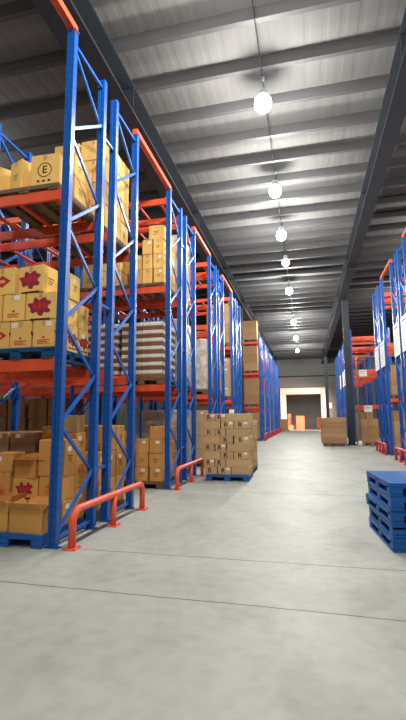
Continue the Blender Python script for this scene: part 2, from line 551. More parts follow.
for i in range(5):
    for j in (0, 1):
        y0 = E0+4.3*i+1.35*j
        if i == 0 and j == 0:
            rack('blue rack row facing the cross aisle, brown cartons on four levels', X0, -1, y0, (1, 2, 3), h=7.1, detail=True, back=True)
        else:
            rack('distant blue rack frame past the cross aisle, leading to the dock', X0, -1, y0, (1, 2, 3), h=7.1, detail=False, back=(j == 0), group='far racks on the carton side')
RX, FX = 3.2, 2.88
for (y0, lab) in ((18.6, 'blue rack frame carrying the smaller pair of white notice boards'), (19.95, 'rack row backing the frame with the smaller notice boards'),
                  (14.3, 'blue rack frame carrying the larger white notice boards'), (15.65, 'rack row backing the frame with the larger notice boards')):
    rack(lab, RX, 1, y0, (1, 2, 3), h=7.2, back=y0 in (18.6, 14.3))
for i in range(4):
    for j in (0, 1):
        y0 = E0+4.3*i+1.35*j
        if i == 0 and j == 0:
            rack('rack row with bare orange beams facing the cross aisle behind the dark column', FX, 1, y0, (1, 2, 3), h=7.1, back=True)
        else:
            rack('distant blue rack frame with white notice boards behind the dark column', FX, 1, y0, (1, 2, 3), h=7.1, detail=False, back=(j == 0), group='far racks behind the column')

# orange ties over the side aisles
def tie(x, y0, y1, z, label, mt=None):
    b = MB(); b.box(-.05, .05, 0, y1-y0, 0, .10, mt or M['beam'], bev=.006)
    b.box(-.07, .07, 0, .1, -.012, 0, mt or M['beam']); b.box(-.07, .07, y1-y0-.1, y1-y0, -.012, 0, mt or M['beam'])
    tag(link('tie_beam', b.mesh('tie_beam'), None, (x, y0, z+.012)), label, 'tie beam')
xt = X0-.055
tie(xt, 2.75, P0+.09, H+.012, 'orange overhead tie reaching towards the viewer from the first rack')
tie(xt, P0+2.26, P0+4.39, H+.012, 'orange overhead tie between the yellow carton racks and white sack racks')
tie(xt, P0+6.56, P0+8.69, H+.012, 'orange overhead tie beyond the white sack racks')
tie(xt, P0+10.86, P0+12.99, H+.012, 'smallest orange overhead tie, before the cross aisle')
tie(RX+.055, 16.56, 18.69, 7.212, 'faded orange overhead tie between the two notice-board racks')
tie(RX+.055, 12.2, 14.39, 7.212, 'faded orange overhead tie above the larger notice boards')

# guard rails
def guard(x, y0, y1, label, mt, h=.43, r=.045, mids=1, group=None):
    t = empty('guard_rail', (x, y0, 0), label, 'guard rail', group)
    L_ = y1-y0; R_ = .14
    pts = [(0, 0, .012), (0, 0, h-R_)]
    for k in range(1, 7):
        a = PI/2*k/6; pts.append((0, R_-R_*math.cos(a), h-R_+R_*math.sin(a)))
    pts.append((0, L_-R_, h))
    for k in range(1, 7):
        a = PI/2*k/6; pts.append((0, L_-R_+R_*math.sin(a), h-R_+R_*math.cos(a)))
    pts.append((0, L_, .012))
    b = MB(); b.tube(pts, r, mt, 12); link('bent_rail', b.mesh('bent_rail'), t)
    for q in range(mids):
        yy = L_*(q+1)/(mids+1)
        b = MB(); b.tube([(0, yy, .012), (0, yy, h-.02)], r*.95, mt, 12); link('post', b.mesh('post'), t)
    for q in range(mids+2):
        yy = L_*q/(mids+1)
        b = MB(); b.box(-.085, .085, yy-.085, yy+.085, 0, .012, mt)
        for sx in (-.06, .06):
            for sy_ in (-.06, .06): b.lathe([(.012, .012), (.012, .028)], M['steel'], 6, Matrix.Translation((sx, yy+sy_, 0)))
        link('foot_plate', b.mesh('foot_plate'), t)
guard(-2.72, 4.76, 6.98, 'long orange tubular guard rail before the yellow carton racks', M['guard'])
guard(-2.72, 9.0, 11.25, 'orange guard rail before the white sack racks', M['guard'])
for i in range(5):
    guard(-2.72, E0+4.3*i, E0+4.3*i+2.35, 'small red guard rail at the foot of the far rack frames', M['guardred'], group='far red guard rails')
guard(3.02, 18.6, 20.95, 'red guard rail at the foot of the smaller notice-board rack', M['guardred'], mids=2)
guard(3.02, 14.3, 16.65, 'red guard rail at the picture edge beyond the blue pallets', M['guardred'], mids=2)

# notice boards
def board(x, y, z, w_, h_, label, tilt=0, group=None):
    """hangs on the aisle face of a rack frame, facing the aisle (-x)"""
    t = empty('notice_board', (x, y, z), label, 'notice board', group, rotz=tilt)
    b = MB(); b.box(-.02, 0, -w_/2, w_/2, -h_/2, h_/2, M['white'], bev=.004); link('panel', b.mesh('panel'), t)
    b = MB()
    b.box(-.0215, -.0202, -w_*.3, w_*.3, h_*.34, h_*.4, M['signtext'])
    for k in range(9):
        zz = h_*.24-k*h_*.075
        b.box(-.0215, -.0202, -w_*.38, -w_*.38+w_*(.5+.26*random.random()), zz, zz+h_*.018, M['signtext'])
    link('print', b.mesh('print'), t)
board(RX-.004, 20.55, 4.1, .95, 1.05, 'white notice board on the smaller pair, the one nearer the dark column')
board(RX-.004, 19.1, 4.1, .95, 1.05, 'white notice board on the smaller pair, the one further from the column')
board(RX-.004, 16.1, 4.2, .95, 1.15, 'large white notice board, the fully visible one of the larger pair')
board(RX-.004, 14.8, 4.2, .95, 1.15, 'large white notice board cut by the picture edge')
for yy in (33.3, 34.8, 37.6):
    board(FX-.004, yy, 4.4, .9, 1.15, 'small distant notice board beyond the dark column', group='distant notice boards')

# ------------------------------------------------------------------ pallets
def pallet_parts(mt, L_=1.05, W_=1.0, hh=.15):
    d = MB()
    n = 9
    for k in range(n):
        yy = -W_/2+k*W_/n
        d.box(-L_/2, L_/2, yy+.006, yy+W_/n-.012, hh-.022, hh, mt)
    d.box(-L_/2, L_/2, -W_/2, -W_/2+.03, hh-.055, hh-.022, mt); d.box(-L_/2, L_/2, W_/2-.03, W_/2, hh-.055, hh-.022, mt)
    d.box(-L_/2, -L_/2+.03, -W_/2+.03, W_/2-.03, hh-.055, hh-.022, mt); d.box(L_/2-.03, L_/2, -W_/2+.03, W_/2-.03, hh-.055, hh-.022, mt)
    f = MB(); f.box(-.075, .075, -.065, .065, .028, hh-.0221, mt, bev=.01)
    r = MB(); r.box(-.075, .075, -W_/2, W_/2, 0, .028, mt, bev=.006)
    return d.mesh('deck'), f.mesh('block'), r.mesh('runner'), L_, W_
PAL = {k: pallet_parts(M[k]) for k in ('plastic', 'teal', 'wood')}
PAL['thin'] = pallet_parts(M['wood'], hh=.09)
PALB = pallet_parts(M['plastic'], 1.0, 1.2, .15)
def pallet(x, y, z, kind, label, rotz=0, parts=None, group=None, full=False):
    d, f, r, L_, W_ = parts or PAL[kind]
    t = empty('pallet', (x, y, z), label, 'pallet', group, rotz)
    link('deck', d, t)
    for sx in (-1, 0, 1):
        link('runner', r, t, (sx*(L_/2-.075), 0, 0))
        for sy_ in (-1, 0, 1):
            link('block', f, t, (sx*(L_/2-.075), sy_*(W_/2-.065), 0))
    return t
plab = ['lowest', 'second', 'middle', 'fourth', 'topmost']
for k in range(5):
    a = math.radians([4.5, 4.2, 5.6, 4.1, 4.5][k])
    pallet(1.335+[0, .008, -.012, .008, 0][k], 6.03+[0, .01, .02, -.01, 0][k], k*.151, 'plastic', f'blue plastic pallet, {plab[k]} of the empty pallet stack by the aisle', a, PALB)

# ------------------------------------------------------------------ cartons
def text_mesh(txt, size, mt):
    c = bpy.data.curves.new('t', 'FONT'); c.body = txt; c.size = size; c.align_x = 'CENTER'; c.align_y = 'CENTER'; c.extrude = .0008; c.offset = size*.02
    o = bpy.data.objects.new('t', c); COL.objects.link(o)
    dg = bpy.context.evaluated_depsgraph_get()
    me = bpy.data.meshes.new_from_object(o.evaluated_get(dg))
    bpy.data.objects.remove(o); bpy.data.curves.remove(c)
    me.materials.clear(); me.materials.append(mt)
    me.transform(Matrix.Rotation(PI/2, 4, 'X'))     # reads on a -y face
    return me
R_TXT = text_mesh('R', .165, M['ink'])
E_TXT = text_mesh('E', .15, M['ink'])

def ring_print():
    b = MB(); k = b.mi(M['ink']); n = 28
    for rr, sx in ((.105, 1),):
        for i in range(n):
            a0, a1 = 2*PI*i/n, 2*PI*(i+1)/n
            vs = [b.bm.verts.new((r_*math.cos(a), -.0005, r_*math.sin(a))) for r_, a in ((rr, a0), (rr, a1), (rr-.014, a1), (rr-.014, a0))]
            f = b.bm.faces.new(vs); f.material_index = k
    bm2 = bmesh.new(); bm2.from_mesh(E_TXT)
    for v in bm2.verts: v.co.y *= 1
    me2 = bpy.data.meshes.new('x'); bm2.to_mesh(me2); bm2.free(); b.bm.from_mesh(me2)
    for q in range(3):
        b.box(-.11+q*.08, -.07+q*.08, -.001, 0, -.17, -.14, M['ink'])
    return b.mesh('print')
def splash_print(s_=1.0):
    b = MB(); k = b.mi(M['inkpurple']); rnd = random.Random(3); n = 22; pts = []
    for i in range(n):
        a = 2*PI*i/n; r_ = (.125 if i % 3 else .098)*(1+.35*(rnd.random()-.5))
        pts.append((r_*1.15*math.cos(a)*s_, r_*.8*math.sin(a)*s_))
    b.prism(pts, 0, .001, M['inkpurple'], Matrix.Rotation(PI/2, 4, 'X'))
    for q in range(3):
        b.box((-.09+q*.06)*s_, (-.045+q*.06)*s_, -.0018, -.001, -.03*s_, (.03+.012*(q % 2))*s_, M['white' if q == 5 else 'inkred'])
    b.box(-.12*s_, .12*s_, -.001, 0, -.155*s_, -.135*s_, M['ink'])
    return b.mesh('print')
def diamond_print():
    b = MB(); b.prism([(-.14, 0), (0, -.085), (.14, 0), (0, .085)], 0, .001, M['inkred'], Matrix.Rotation(PI/2, 4, 'X'))
    b.prism([(-.05, -.02), (.05, -.02), (.04, .02), (-.04, .02)], .001, .0018, M['gold'], Matrix.Rotation(PI/2, 4, 'X'))
    return b.mesh('print')
def lines_print(mt, red=False):
    b = MB()
    b.box(-.10, .10, -.001, 0, -.105, -.09, mt); b.box(-.10, .06, -.001, 0, -.13, -.118, mt); b.box(-.10, .10, -.001, 0, -.15, -.14, mt)
    b.box(-.02, .02, -.001, 0, -.07, -.04, mt)
    return b.mesh('print')
def small_print():
    b = MB(); b.box(-.07, .07, -.001, 0, .02, .035, M['ink']); b.box(-.05, .05, -.001, 0, -.02, -.008, M['ink']); b.box(-.07, .04, -.001, 0, -.06, -.05, M['ink'])
    return b.mesh('print')
def circle_print():
    b = MB(); k = b.mi(M['inkred']); n = 28
    for rr in (.12, .07):
        for i in range(n):
            a0, a1 = 2*PI*i/n, 2*PI*(i+1)/n
            vs = [b.bm.verts.new((r_*math.cos(a), -.0006, r_*math.sin(a))) for r_, a in ((rr, a0), (rr, a1), (rr-.018, a1), (rr-.018, a0))]
            f = b.bm.faces.new(vs); f.material_index = k
    b.box(-.045, .045, -.001, 0, -.012, .012, M['inkred'])
    return b.mesh('print')
PR = dict(ring=ring_print(), splash=splash_print(1.2), diamond=diamond_print(), red=lines_print(M['inkred']), small=small_print(), circle=circle_print(), R=R_TXT)
b = MB(); b.box(-.045, .045, -.0012, 0, -.03, .03, M['white']); TAG = b.mesh('label')
CART = {}
NC = [0]
DBG = False
SKIP = {14, 15, 22, 36, 39, 40, 41, 53, 65, 66, 67, 79, 80, 117, 122, 130, 131, 132, 135, 136, 141, 142, 143, 144, 149, 158, 162, 164, 166, 168, 176, 180, 184, 186, 192, 194, 196, 198, 202, 218, 221, 224, 230, 232, 234, 236, 246, 249, 258, 260, 262, 264, 266, 267, 269, 270, 272, 273, 311, 313, 317, 319, 323, 325, 329, 331, 335, 341, 343, 347, 349, 358, 359, 360, 361, 364, 365, 366, 367, 370, 371, 372, 373, 376, 377, 378, 379, 382, 383, 384, 385, 388, 389, 390, 391, 394, 395, 396, 397, 434, 436, 438, 440, 442, 444, 446, 449, 452}   # cartons buried inside their stacks, left out
def carton_mesh(sx, sy_, sz, key):
    q = (round(sx, 2), round(sy_, 2), round(sz, 2), key)
    if q not in CART:
        b = MB()
        b.box(-sx/2, sx/2, -sy_/2, sy_/2, 0, sz, M[key], bev=.008)
        for s_ in (-1, 1):   # top flaps meeting in a seam
            b.box(min(0.003*s_, (sx/2-.01)*s_), max(0.003*s_, (sx/2-.01)*s_), -sy_/2+.01, sy_/2-.01, sz, sz+.003, M[key])
        t = MB(); hw = .026
        t.box(-hw, hw, -sy_/2+.008, sy_/2-.008, sz+.003, sz+.0042, M['tape'])
        t.box(-hw, hw, -sy_/2-.0014, -sy_/2, sz-.08, sz-.008, M['tape']); t.box(-hw, hw, sy_/2, sy_/2+.0014, sz-.08, sz-.008, M['tape'])
        CART[q] = (b.mesh('carton'), t.mesh('tape'))
    return CART[q]
def carton(x, y, z, sx, sy_, sz, key, label, rotz=0, pr=None, tg=None, side=None, stg=False, tape=True, group=None, proff=(0, 0)):
    """x,y = centre, z = underside. pr / tg print or paper label on the -y face, side / stg on the aisle (+x or -x) face."""
    NC[0] += 1
    if NC[0] in SKIP: return None
    me, tp = carton_mesh(sx, sy_, sz, key)
    o = tag(link('carton', me, None, (x, y, z), (0, 0, rotz)), label, 'carton', group)
    if DBG: o['nc'] = NC[0]
    if tape: link('tape', tp, o)
    sc = min(1, sx/.36, sz/.34)
    if pr:
        p = link('print', PR[pr], o, (proff[0]*sx, -sy_/2-.0003, sz/2+proff[1]*sz)); p.scale = (sc, 1, sc)
    if tg: link('paper_label', TAG, o, (tg[0]*sx, -sy_/2-.0003, sz/2+tg[1]*sz))
    sgn = 1 if x < 0 else -1
    if side:
        p = link('print', PR[side], o, (sgn*(sx/2+.0003), 0, sz/2), (0, 0, sgn*PI/2)); q = min(1, sy_/.36, sz/.34); p.scale = (q, 1, q)
    if stg: link('paper_label', TAG, o, (sgn*(sx/2+.0003), -.1*sy_, sz*.75), (0, 0, sgn*PI/2))
    return o
ordn = ['first', 'second', 'third', 'fourth', 'fifth', 'sixth', 'seventh', 'eighth']
def lname(k, n):
    if k == 0: return 'bottom'
    if k == n-1: return 'top'
    return 'middle' if n == 3 else ordn[k]
def stack(where, tone, key, xa, sgn, y0, z0, layers, W_=1.0, D_=1.0, keep=None, deco=None, jit=.010, rj=.9, tape=True, group=None, seed=1):
    """cartons on one pallet; xa = aisle-side edge; layers = [(nx, ny, h), ...]; only those the photo shows something of."""
    rnd = random.Random(seed); z = z0; nl = len(layers); ztop = z0+sum(l_[2] for l_ in layers)
    for iz, (nx, ny, h) in enumerate(layers):
        for ix in range(nx):
            for iy in range(ny):
                a, j1, j2 = rnd.uniform(-rj, rj), rnd.uniform(-jit, jit), rnd.uniform(-jit, jit)
                r1, r2, r3_ = rnd.random(), rnd.random(), rnd.random()
                if not (iy == 0 or ix == 0 or ztop < 1.62): continue
                if keep and not keep(ix, iy, iz): continue
                cx, cyy = xa+sgn*(W_*(ix+.5)/nx)+j1, y0+D_*(iy+.5)/ny+j2
                pos = f'{ordn[ix]} from aisle' if nx > 1 else 'full width'
                row = 'front' if iy == 0 else ('back' if iy == ny-1 else f'{ordn[iy]} row')
                lab = f'{tone} carton, {lname(iz, nl)} layer, {row}, {pos}, {where}'
                kw = dict(pr=None, tg=None, side=None, stg=False)
                if deco: kw.update(deco(ix, iy, iz, r1, r2, r3_) or {})
                if group: lab = f'{tone} carton stacked {where}'
                carton(cx, cyy, z, W_/nx-.024-2*jit*.6, D_/ny-.024-2*jit*.6, h-.006, key, lab, math.radians(a), tape=tape, group=group, **kw)
        z += h
    return z

XA = X0-.17          # aisle-side edge of the loads
y1, y2, y3, y4, y5, y6, y7, y8 = [ROWS[n] for n in range(8)]
PC = X0-.17-.51      # centre of the first pallet position
def rackpal(row, lv, kind, where, x=None):
    pallet(x or PC, ROWS[row]+.5, LV[lv] if lv else 0, kind, where)

# ---- first rack, lower shelf: yellow cartons with crimson splashes
rackpal(0, 1, 'teal', 'teal pallet under yellow cartons on the first rack lower shelf')
zb = LV[1]+.151
def deco_a(ix, iy, iz, r1, r2, r3_):
    return dict(side='splash' if iz == 0 else 'small', stg=r1 < .3)
yf = y1+.02
fr = (  # centre x, width, depth, z, height, turn, print, tag, label
    (-3.215, .31, .34, 0, .36, 1, 'red', (.22, .36), 'yellow carton with red print, bottom row on first rack lower shelf, beside the upright'),
    (-3.545, .31, .34, 0, .36, -1, 'red', (-.3, .36), 'yellow carton with red print, bottom row on first rack lower shelf, second from upright'),
    (-3.875, .31, .34, 0, .36, 1, 'diamond', None, 'yellow carton with red diamond, bottom row on first rack lower shelf'),
    (-3.275, .43, .34, .365, .36, -1, 'splash', None, 'yellow carton with crimson splash, middle row on first rack lower shelf'),
    (-3.675, .31, .34, .365, .36, 2, 'red', (.12, .38), 'yellow carton with white paper label, middle row on first rack lower shelf'),
    (-4.00, .30, .34, .365, .36, -2, 'small', None, 'yellow carton at the far end of the middle row, first rack lower shelf'),
    (-3.425, .40, .32, .73, .37, -7, 'splash', None, 'yellow carton with crimson splash, top row on first rack lower shelf'),
    (-3.865, .40, .32, .73, .37, -4, 'diamond', None, 'yellow carton with red diamond, top row on first rack lower shelf'),
)
for cx, wd, dp, dz, hh, a, prn, tg_, lab in fr:
    carton(cx, yf+.19, zb+dz, wd, dp-.02, hh-.006, 'gold', lab, math.radians(a), pr=prn, tg=tg_, side='splash' if dz == 0 else 'small')
stack('on lower shelf of first rack', 'yellow', 'gold', XA, -1, y1+.395, zb, [(3, 2, .365), (3, 2, .365), (3, 2, .365)], W_=1.05, D_=.60, deco=deco_a, seed=3,
      keep=lambda ix, iy, iz: (ix == 0 or iz == 2) and not (iz == 2 and iy == 1 and ix == 0))
# ---- first rack, upper shelf
rackpal(0, 2, 'thin', 'dark wooden pallet under cartons on the first rack upper shelf')
zu = LV[2]+.091
carton(-3.305, y1+.22, zu, .42, .36, .45, 'gold', 'yellow carton printed with a circled letter E on the upper shelf', math.radians(2), pr='ring', side='small')
carton(-3.73, y1+.26, zu, .26, .34, .46, 'gold', 'narrow upright yellow carton beside the circled letter carton', math.radians(-20), pr='small')
carton(-4.12, y1+.30, zu, .28, .36, .44, 'gold', 'turned yellow carton at the end of the upper shelf front row', math.radians(-38), pr='small')
carton(-3.23, y1+.61, zu, .30, .32, .36, 'gold', 'yellow carton low behind the circled letter carton', 0, side='small')
carton(-3.24, y1+.60, zu+.363, .30, .30, .32, 'gold', 'yellow carton raised behind the circled letter carton', math.radians(-3), side='small', stg=True)
carton(-3.27, y1+.885, zu, .36, .20, .36, 'tan', 'tan carton at the back corner of the first rack upper shelf', 0, side='small')
carton(-3.62, y1+.66, zu, .36, .34, .50, 'gold', 'yellow carton whose corner peeks over the circled letter carton', math.radians(5))
carton(-3.27, y1+.885, zu+.363, .34, .20, .32, 'tan', 'tan carton on the back corner stack of the upper shelf', 0, side='small')
# ---- first rack, floor: open cartons and jumbled stacks
def open_carton(x, y, z, sx, sy_, sz, label, rotz=0, key='tan', fill=False, flap=70):
    t = empty('open_carton', (x, y, z), label, 'carton', None, rotz)
    b = MB(); th = .006
    b.box(-sx/2, sx/2, -sy_/2, sy_/2, 0, th, M[key])
    b.box(-sx/2, sx/2, -sy_/2, -sy_/2+th, th, sz, M[key]); b.box(-sx/2, sx/2, sy_/2-th, sy_/2, th, sz, M[key])
    b.box(-sx/2, -sx/2+th, -sy_/2+th, sy_/2-th, th, sz, M[key]); b.box(sx/2-th, sx/2, -sy_/2+th, sy_/2-th, th, sz, M[key])
    link('body', b.mesh('body'), t)
    for nm, s_, L_, off, ax in (('flap', -1, sx, sy_/2, 0), ('flap', 1, sx, sy_/2, 0), ('flap', -1, sy_, sx/2, 1), ('flap', 1, sy_, sx/2, 1)):
        b = MB(); hh = .12
        a = math.radians(flap*(1 if s_ < 0 else 1)+random.uniform(-18, 18))
        if ax == 0:
            mx = Matrix.Translation((0, s_*off, sz)) @ Matrix.Rotation(-s_*a, 4, 'X'); b.box(-L_/2+.006, L_/2-.006, -.003, .003, .001, hh, M[key], mx)
        else:
            mx = Matrix.Translation((s_*off, 0, sz)) @ Matrix.Rotation(s_*a, 4, 'Y'); b.box(-.003, .003, -L_/2+.006, L_/2-.006, .001, hh, M[key], mx)
        link('flap', b.mesh('flap'), t)
    if fill:
        b = MB(); b.box(-sx/2+.02, sx/2-.02, -sy_/2+.02, sy_/2-.02, .02, sz*.72, M['white'], bev=.03); link('white_contents', b.mesh('white_contents'), t)
    return t
pallet(PC, y1+.46, 0, 'plastic', 'blue floor pallet under the open cartons in the first rack')
open_carton(-3.31, y1+.17, .151, .46, .32, .27, 'open tan carton on the blue floor pallet beside the first upright', math.radians(-3), 'tan', flap=35)
open_carton(-3.77, y1+.19, .151, .36, .34, .30, 'open carton showing white contents, further from the first upright', math.radians(4), 'tan', fill=True, flap=30)
def deco_f(ix, iy, iz, r1, r2, r3_):
    d = {}
    if r1 < .45: d['pr'] = 'red' if r2 < .4 else 'small'
    if r2 < .45: d['tg'] = (.22*(r3_-.5)*2, .33)
    if r3_ < .6: d['side'] = 'small'
    if r1 > .6: d['stg'] = True
    return d
fl = (  # centre x, y, z, width, depth, height, turn, print, tag, side print, label
    (-3.235, 5.24, .151, .34, .30, .31, 1, None, (.1, .3), 'small', 'tan carton low behind the open cartons, against the first upright'),
    (-3.24, 5.24, .462, .35, .30, .30, -2, 'small', None, None, 'tan carton, second up behind the open cartons, against the first upright'),
    (-3.255, 5.25, .763, .38, .31, .47, 2, None, (.25, .3), 'small', 'tall tan carton topping the floor pile beside the first upright'),
    (-3.61, 5.24, .151, .34, .31, .33, -1, 'red', None, None, 'tan carton low in the middle of the first rack floor pile'),
    (-3.62, 5.23, .482, .36, .30, .25, 3, 'splash', None, None, 'flat tan carton with a red print in the first rack floor pile'),
    (-3.97, 5.24, .151, .32, .31, .35, 1, 'red', (.2, .3), None, 'tan carton low at the deep end of the first rack floor pile'),
    (-3.985, 5.23, .502, .31, .30, .30, -4, 'red', None, None, 'tan carton, second up at the deep end of the floor pile'),
    (-3.99, 5.24, .803, .30, .30, .25, 5, None, (-.2, .2), None, 'small tan carton on top at the deep end of the floor pile'),
    (-3.26, 5.55, .151, .38, .27, .42, 0, None, None, 'small', 'tan carton low at the back of the first rack floor pallet'),
    (-3.26, 5.55, .572, .38, .27, .44, 1, None, None, 'circle', 'tan carton with a red circle on its side, first rack floor pile'),
    (-3.27, 5.55, 1.013, .38, .27, .30, -2, None, None, 'small', 'tan carton third up at the back of the floor pallet'),
    (-3.28, 5.555, 1.314, .36, .26, .24, 3, None, None, None, 'small dark tan carton, highest of the first rack floor pile'),
    (-3.68, 5.55, .151, .40, .27, .42, 0, None, None, None, 'tan carton at the back middle of the first rack floor pallet'),
    (-3.68, 5.55, .572, .40, .27, .44, -2, None, None, None, 'tan carton second up at the back middle of the floor pallet'),
)
for cx, cyy, cz, wd, dp, hh, a, prn, tg_, sd, lab in fl:
    carton(cx, cyy, cz, wd, dp-.01, hh-.005, 'tan' if hh != .24 else 'brown', lab, math.radians(a), pr=prn, tg=tg_, side=sd, stg=sd == 'small')
open_carton(-3.62, 5.23, .733, .33, .28, .24, 'open tan carton on top of the flat red-printed carton', math.radians(-5), 'tan', flap=75)
pallet(PC-1.08, y1+.5, 0, 'wood', 'wooden floor pallet deeper in the first rack')
stack('deeper floor pallet of first rack', 'brown', 'tan', XA-1.08, -1, y1+.05, .151, [(2, 2, .40), (2, 2, .38)], deco=deco_f, seed=15, rj=2, D_=.9)
# ---- second rack
rackpal(1, 2, 'thin', 'wooden pallet under the tall carton stack on the second rack')
stack('on upper shelf of second rack', 'yellow', 'gold', XA, -1, y2+.01, zu, [(2, 3, .40), (2, 3, .40), (2, 3, .40), (2, 3, .36)], deco=lambda ix, iy, iz, a, c, d: dict(side='small' if a < .6 else None, stg=c < .35), seed=5)
rackpal(1, 0, 'wood', 'wooden floor pallet under tan cartons in the second rack')
stack('floor pallet of second rack', 'tan', 'tan', XA, -1, y2+.02, .151, [(2, 3, .42), (2, 3, .42), (2, 3, .40)], deco=deco_f, seed=8, rj=1.5,
      keep=lambda ix, iy, iz: not (iz == 2 and iy == 0 and ix == 0))
pallet(PC-1.08, y2+.5, 0, 'wood', 'wooden floor pallet deeper in the second rack')
stack('deeper floor pallet of second rack', 'brown', 'brown', XA-1.08, -1, y2+.02, .151, [(2, 1, .42), (2, 1, .42), (2, 1, .3)], deco=deco_f, seed=9)
# ---- third rack
rackpal(2, 2, 'thin', 'wooden pallet under yellow cartons on the third rack upper shelf')
stack('on upper shelf of third rack', 'yellow', 'gold', XA, -1, y3+.02, zu, [(3, 3, .35), (3, 3, .35), (3, 3, .35), (2, 3, .35)], W_=.8, deco=lambda ix, iy, iz, a, c, d: dict(pr='small' if a < .5 else None, side='small', tg=(.2, .3) if c < .4 else None), seed=6,
      keep=lambda ix, iy, iz: not (iz == 3 and ix == 1 and iy == 0) and not (iz == 2 and ix == 2))
rackpal(2, 2, 'thin', 'wooden pallet deeper on the third rack upper shelf', PC-1.06)
stack('deeper on upper shelf of third rack', 'yellow', 'gold', XA-1.06, -1, y3+.02, zu, [(3, 2, .38), (3, 2, .38), (3, 2, .36)], seed=61, deco=deco_f)
def sack_stack(xa, y0, z0, where, n=7, nx=2, ny=2, rnd=random.Random(4)):
    hb, hs = .088, .094; z = z0
    for iz in range(n):
        for ix in range(nx):
            for iy in range(ny):
                if (iy and ix) or (iy and 'deeper' in where): continue
                sx, sy_ = 1.0/nx-.012, .98/ny-.012
                key = (round(sx, 3), 'sack')
                if key not in CART:
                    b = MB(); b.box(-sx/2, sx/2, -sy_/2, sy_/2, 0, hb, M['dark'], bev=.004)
                    t = MB(); t.box(-sx/2, sx/2, -sy_/2, sy_/2, hb, hb+hs-.004, M['sack'], bev=.012)
                    CART[key] = (b.mesh('sack_tray'), t.mesh('white_sack'))
                o = tag(link('sack_tray', CART[key][0], None, (xa-(ix+.5)/nx, y0+.98*(iy+.5)/ny, z), (0, 0, math.radians(rnd.uniform(-.6, .6)))),
                        f'white sack on brown tray, {lname(iz, n)} layer, {"front" if iy == 0 else "back"}, {ordn[ix]} from aisle, {where}', 'sack')
                link('white_sack', CART[key][1], o)
        z += hb+hs
rackpal(2, 1, 'wood', 'wooden pallet under white sacks beside the third rack upright')
sack_stack(XA, y3+.01, LV[1]+.151, 'third rack')
rackpal(2, 1, 'wood', 'wooden pallet under the deeper white sacks on the third rack', PC-1.08)
sack_stack(XA-1.08, y3+.01, LV[1]+.151, 'third rack deeper bay')
rackpal(2, 0, 'wood', 'dark floor pallet under tall tan cartons in the third rack')
def deco_b(ix, iy, iz, r1, r2, r3_): return dict(pr='small' if r1 < .5 else None, tg=(.15, .3) if r2 < .5 else None, side='small')
stack('floor pallet of third rack', 'tan', 'tan', XA+.02, -1, y3+.02, .151, [(3, 2, .30), (3, 2, .30), (3, 2, .30), (3, 2, .28)], W_=1.0, deco=deco_b, seed=21,
      keep=lambda ix, iy, iz: iz < (4, 3, 2)[ix] - (iy and ix))
pallet(PC-1.08, y3+.5, 0, 'wood', 'wooden floor pallet deeper in the third rack')
stack('deeper floor pallet of third rack', 'tan', 'tan', XA-1.08, -1, y3+.02, .151, [(2, 2, .38), (2, 2, .38), (2, 2, .3)], deco=deco_b, seed=22)
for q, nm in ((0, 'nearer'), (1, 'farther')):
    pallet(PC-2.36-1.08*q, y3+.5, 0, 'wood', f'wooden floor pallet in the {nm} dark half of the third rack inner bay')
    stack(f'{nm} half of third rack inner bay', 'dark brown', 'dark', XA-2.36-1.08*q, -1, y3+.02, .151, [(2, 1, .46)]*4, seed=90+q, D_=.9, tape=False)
# ---- fourth rack
def wrap(row, lv, h, where, x=None, y=None, z=None, W_=1.04, D_=1.02):
    b = MB(); b.box(-W_/2, W_/2, -D_/2, D_/2, 0, h, M['film'], bev=.03)
    tag(link('stretch_wrap', b.mesh('stretch_wrap'), None, (x if x is not None else PC+.01, (y if y is not None else ROWS[row]+.5), z if z is not None else ((LV[lv] if lv else 0)+(.095 if lv == 2 and row == 3 else .155)))),
        f'clear stretch wrap around the load {where}', 'stretch wrap')
rackpal(3, 2, 'thin', 'wooden pallet under the wrapped load on the fourth rack upper shelf')
stack('on upper shelf of fourth rack', 'brown', 'kraft', XA, -1, y4+.02, zu, [(2, 3, .42)]*4, seed=31, jit=.004, rj=.3, W_=.98, D_=.96)
wrap(3, 2, 1.72, 'on the fourth rack upper shelf')
rackpal(3, 1, 'wood', 'wooden pallet under the wrapped load on the fourth rack lower shelf')
stack('on lower shelf of fourth rack', 'brown', 'kraft', XA, -1, y4+.02, LV[1]+.151, [(2, 3, .40)]*4, seed=32, jit=.004, rj=.3, W_=.98, D_=.96)
wrap(3, 1, 1.64, 'on the fourth rack lower shelf')
rackpal(3, 0, 'wood', 'floor pallet under the wrapped load in the fourth rack')
stack('floor pallet of fourth rack', 'brown', 'kraft', XA, -1, y4+.02, .151, [(2, 3, .38)]*4, seed=33, jit=.004, rj=.3, W_=.98, D_=.96)
wrap(3, 0, 1.56, 'on the floor in the fourth rack')
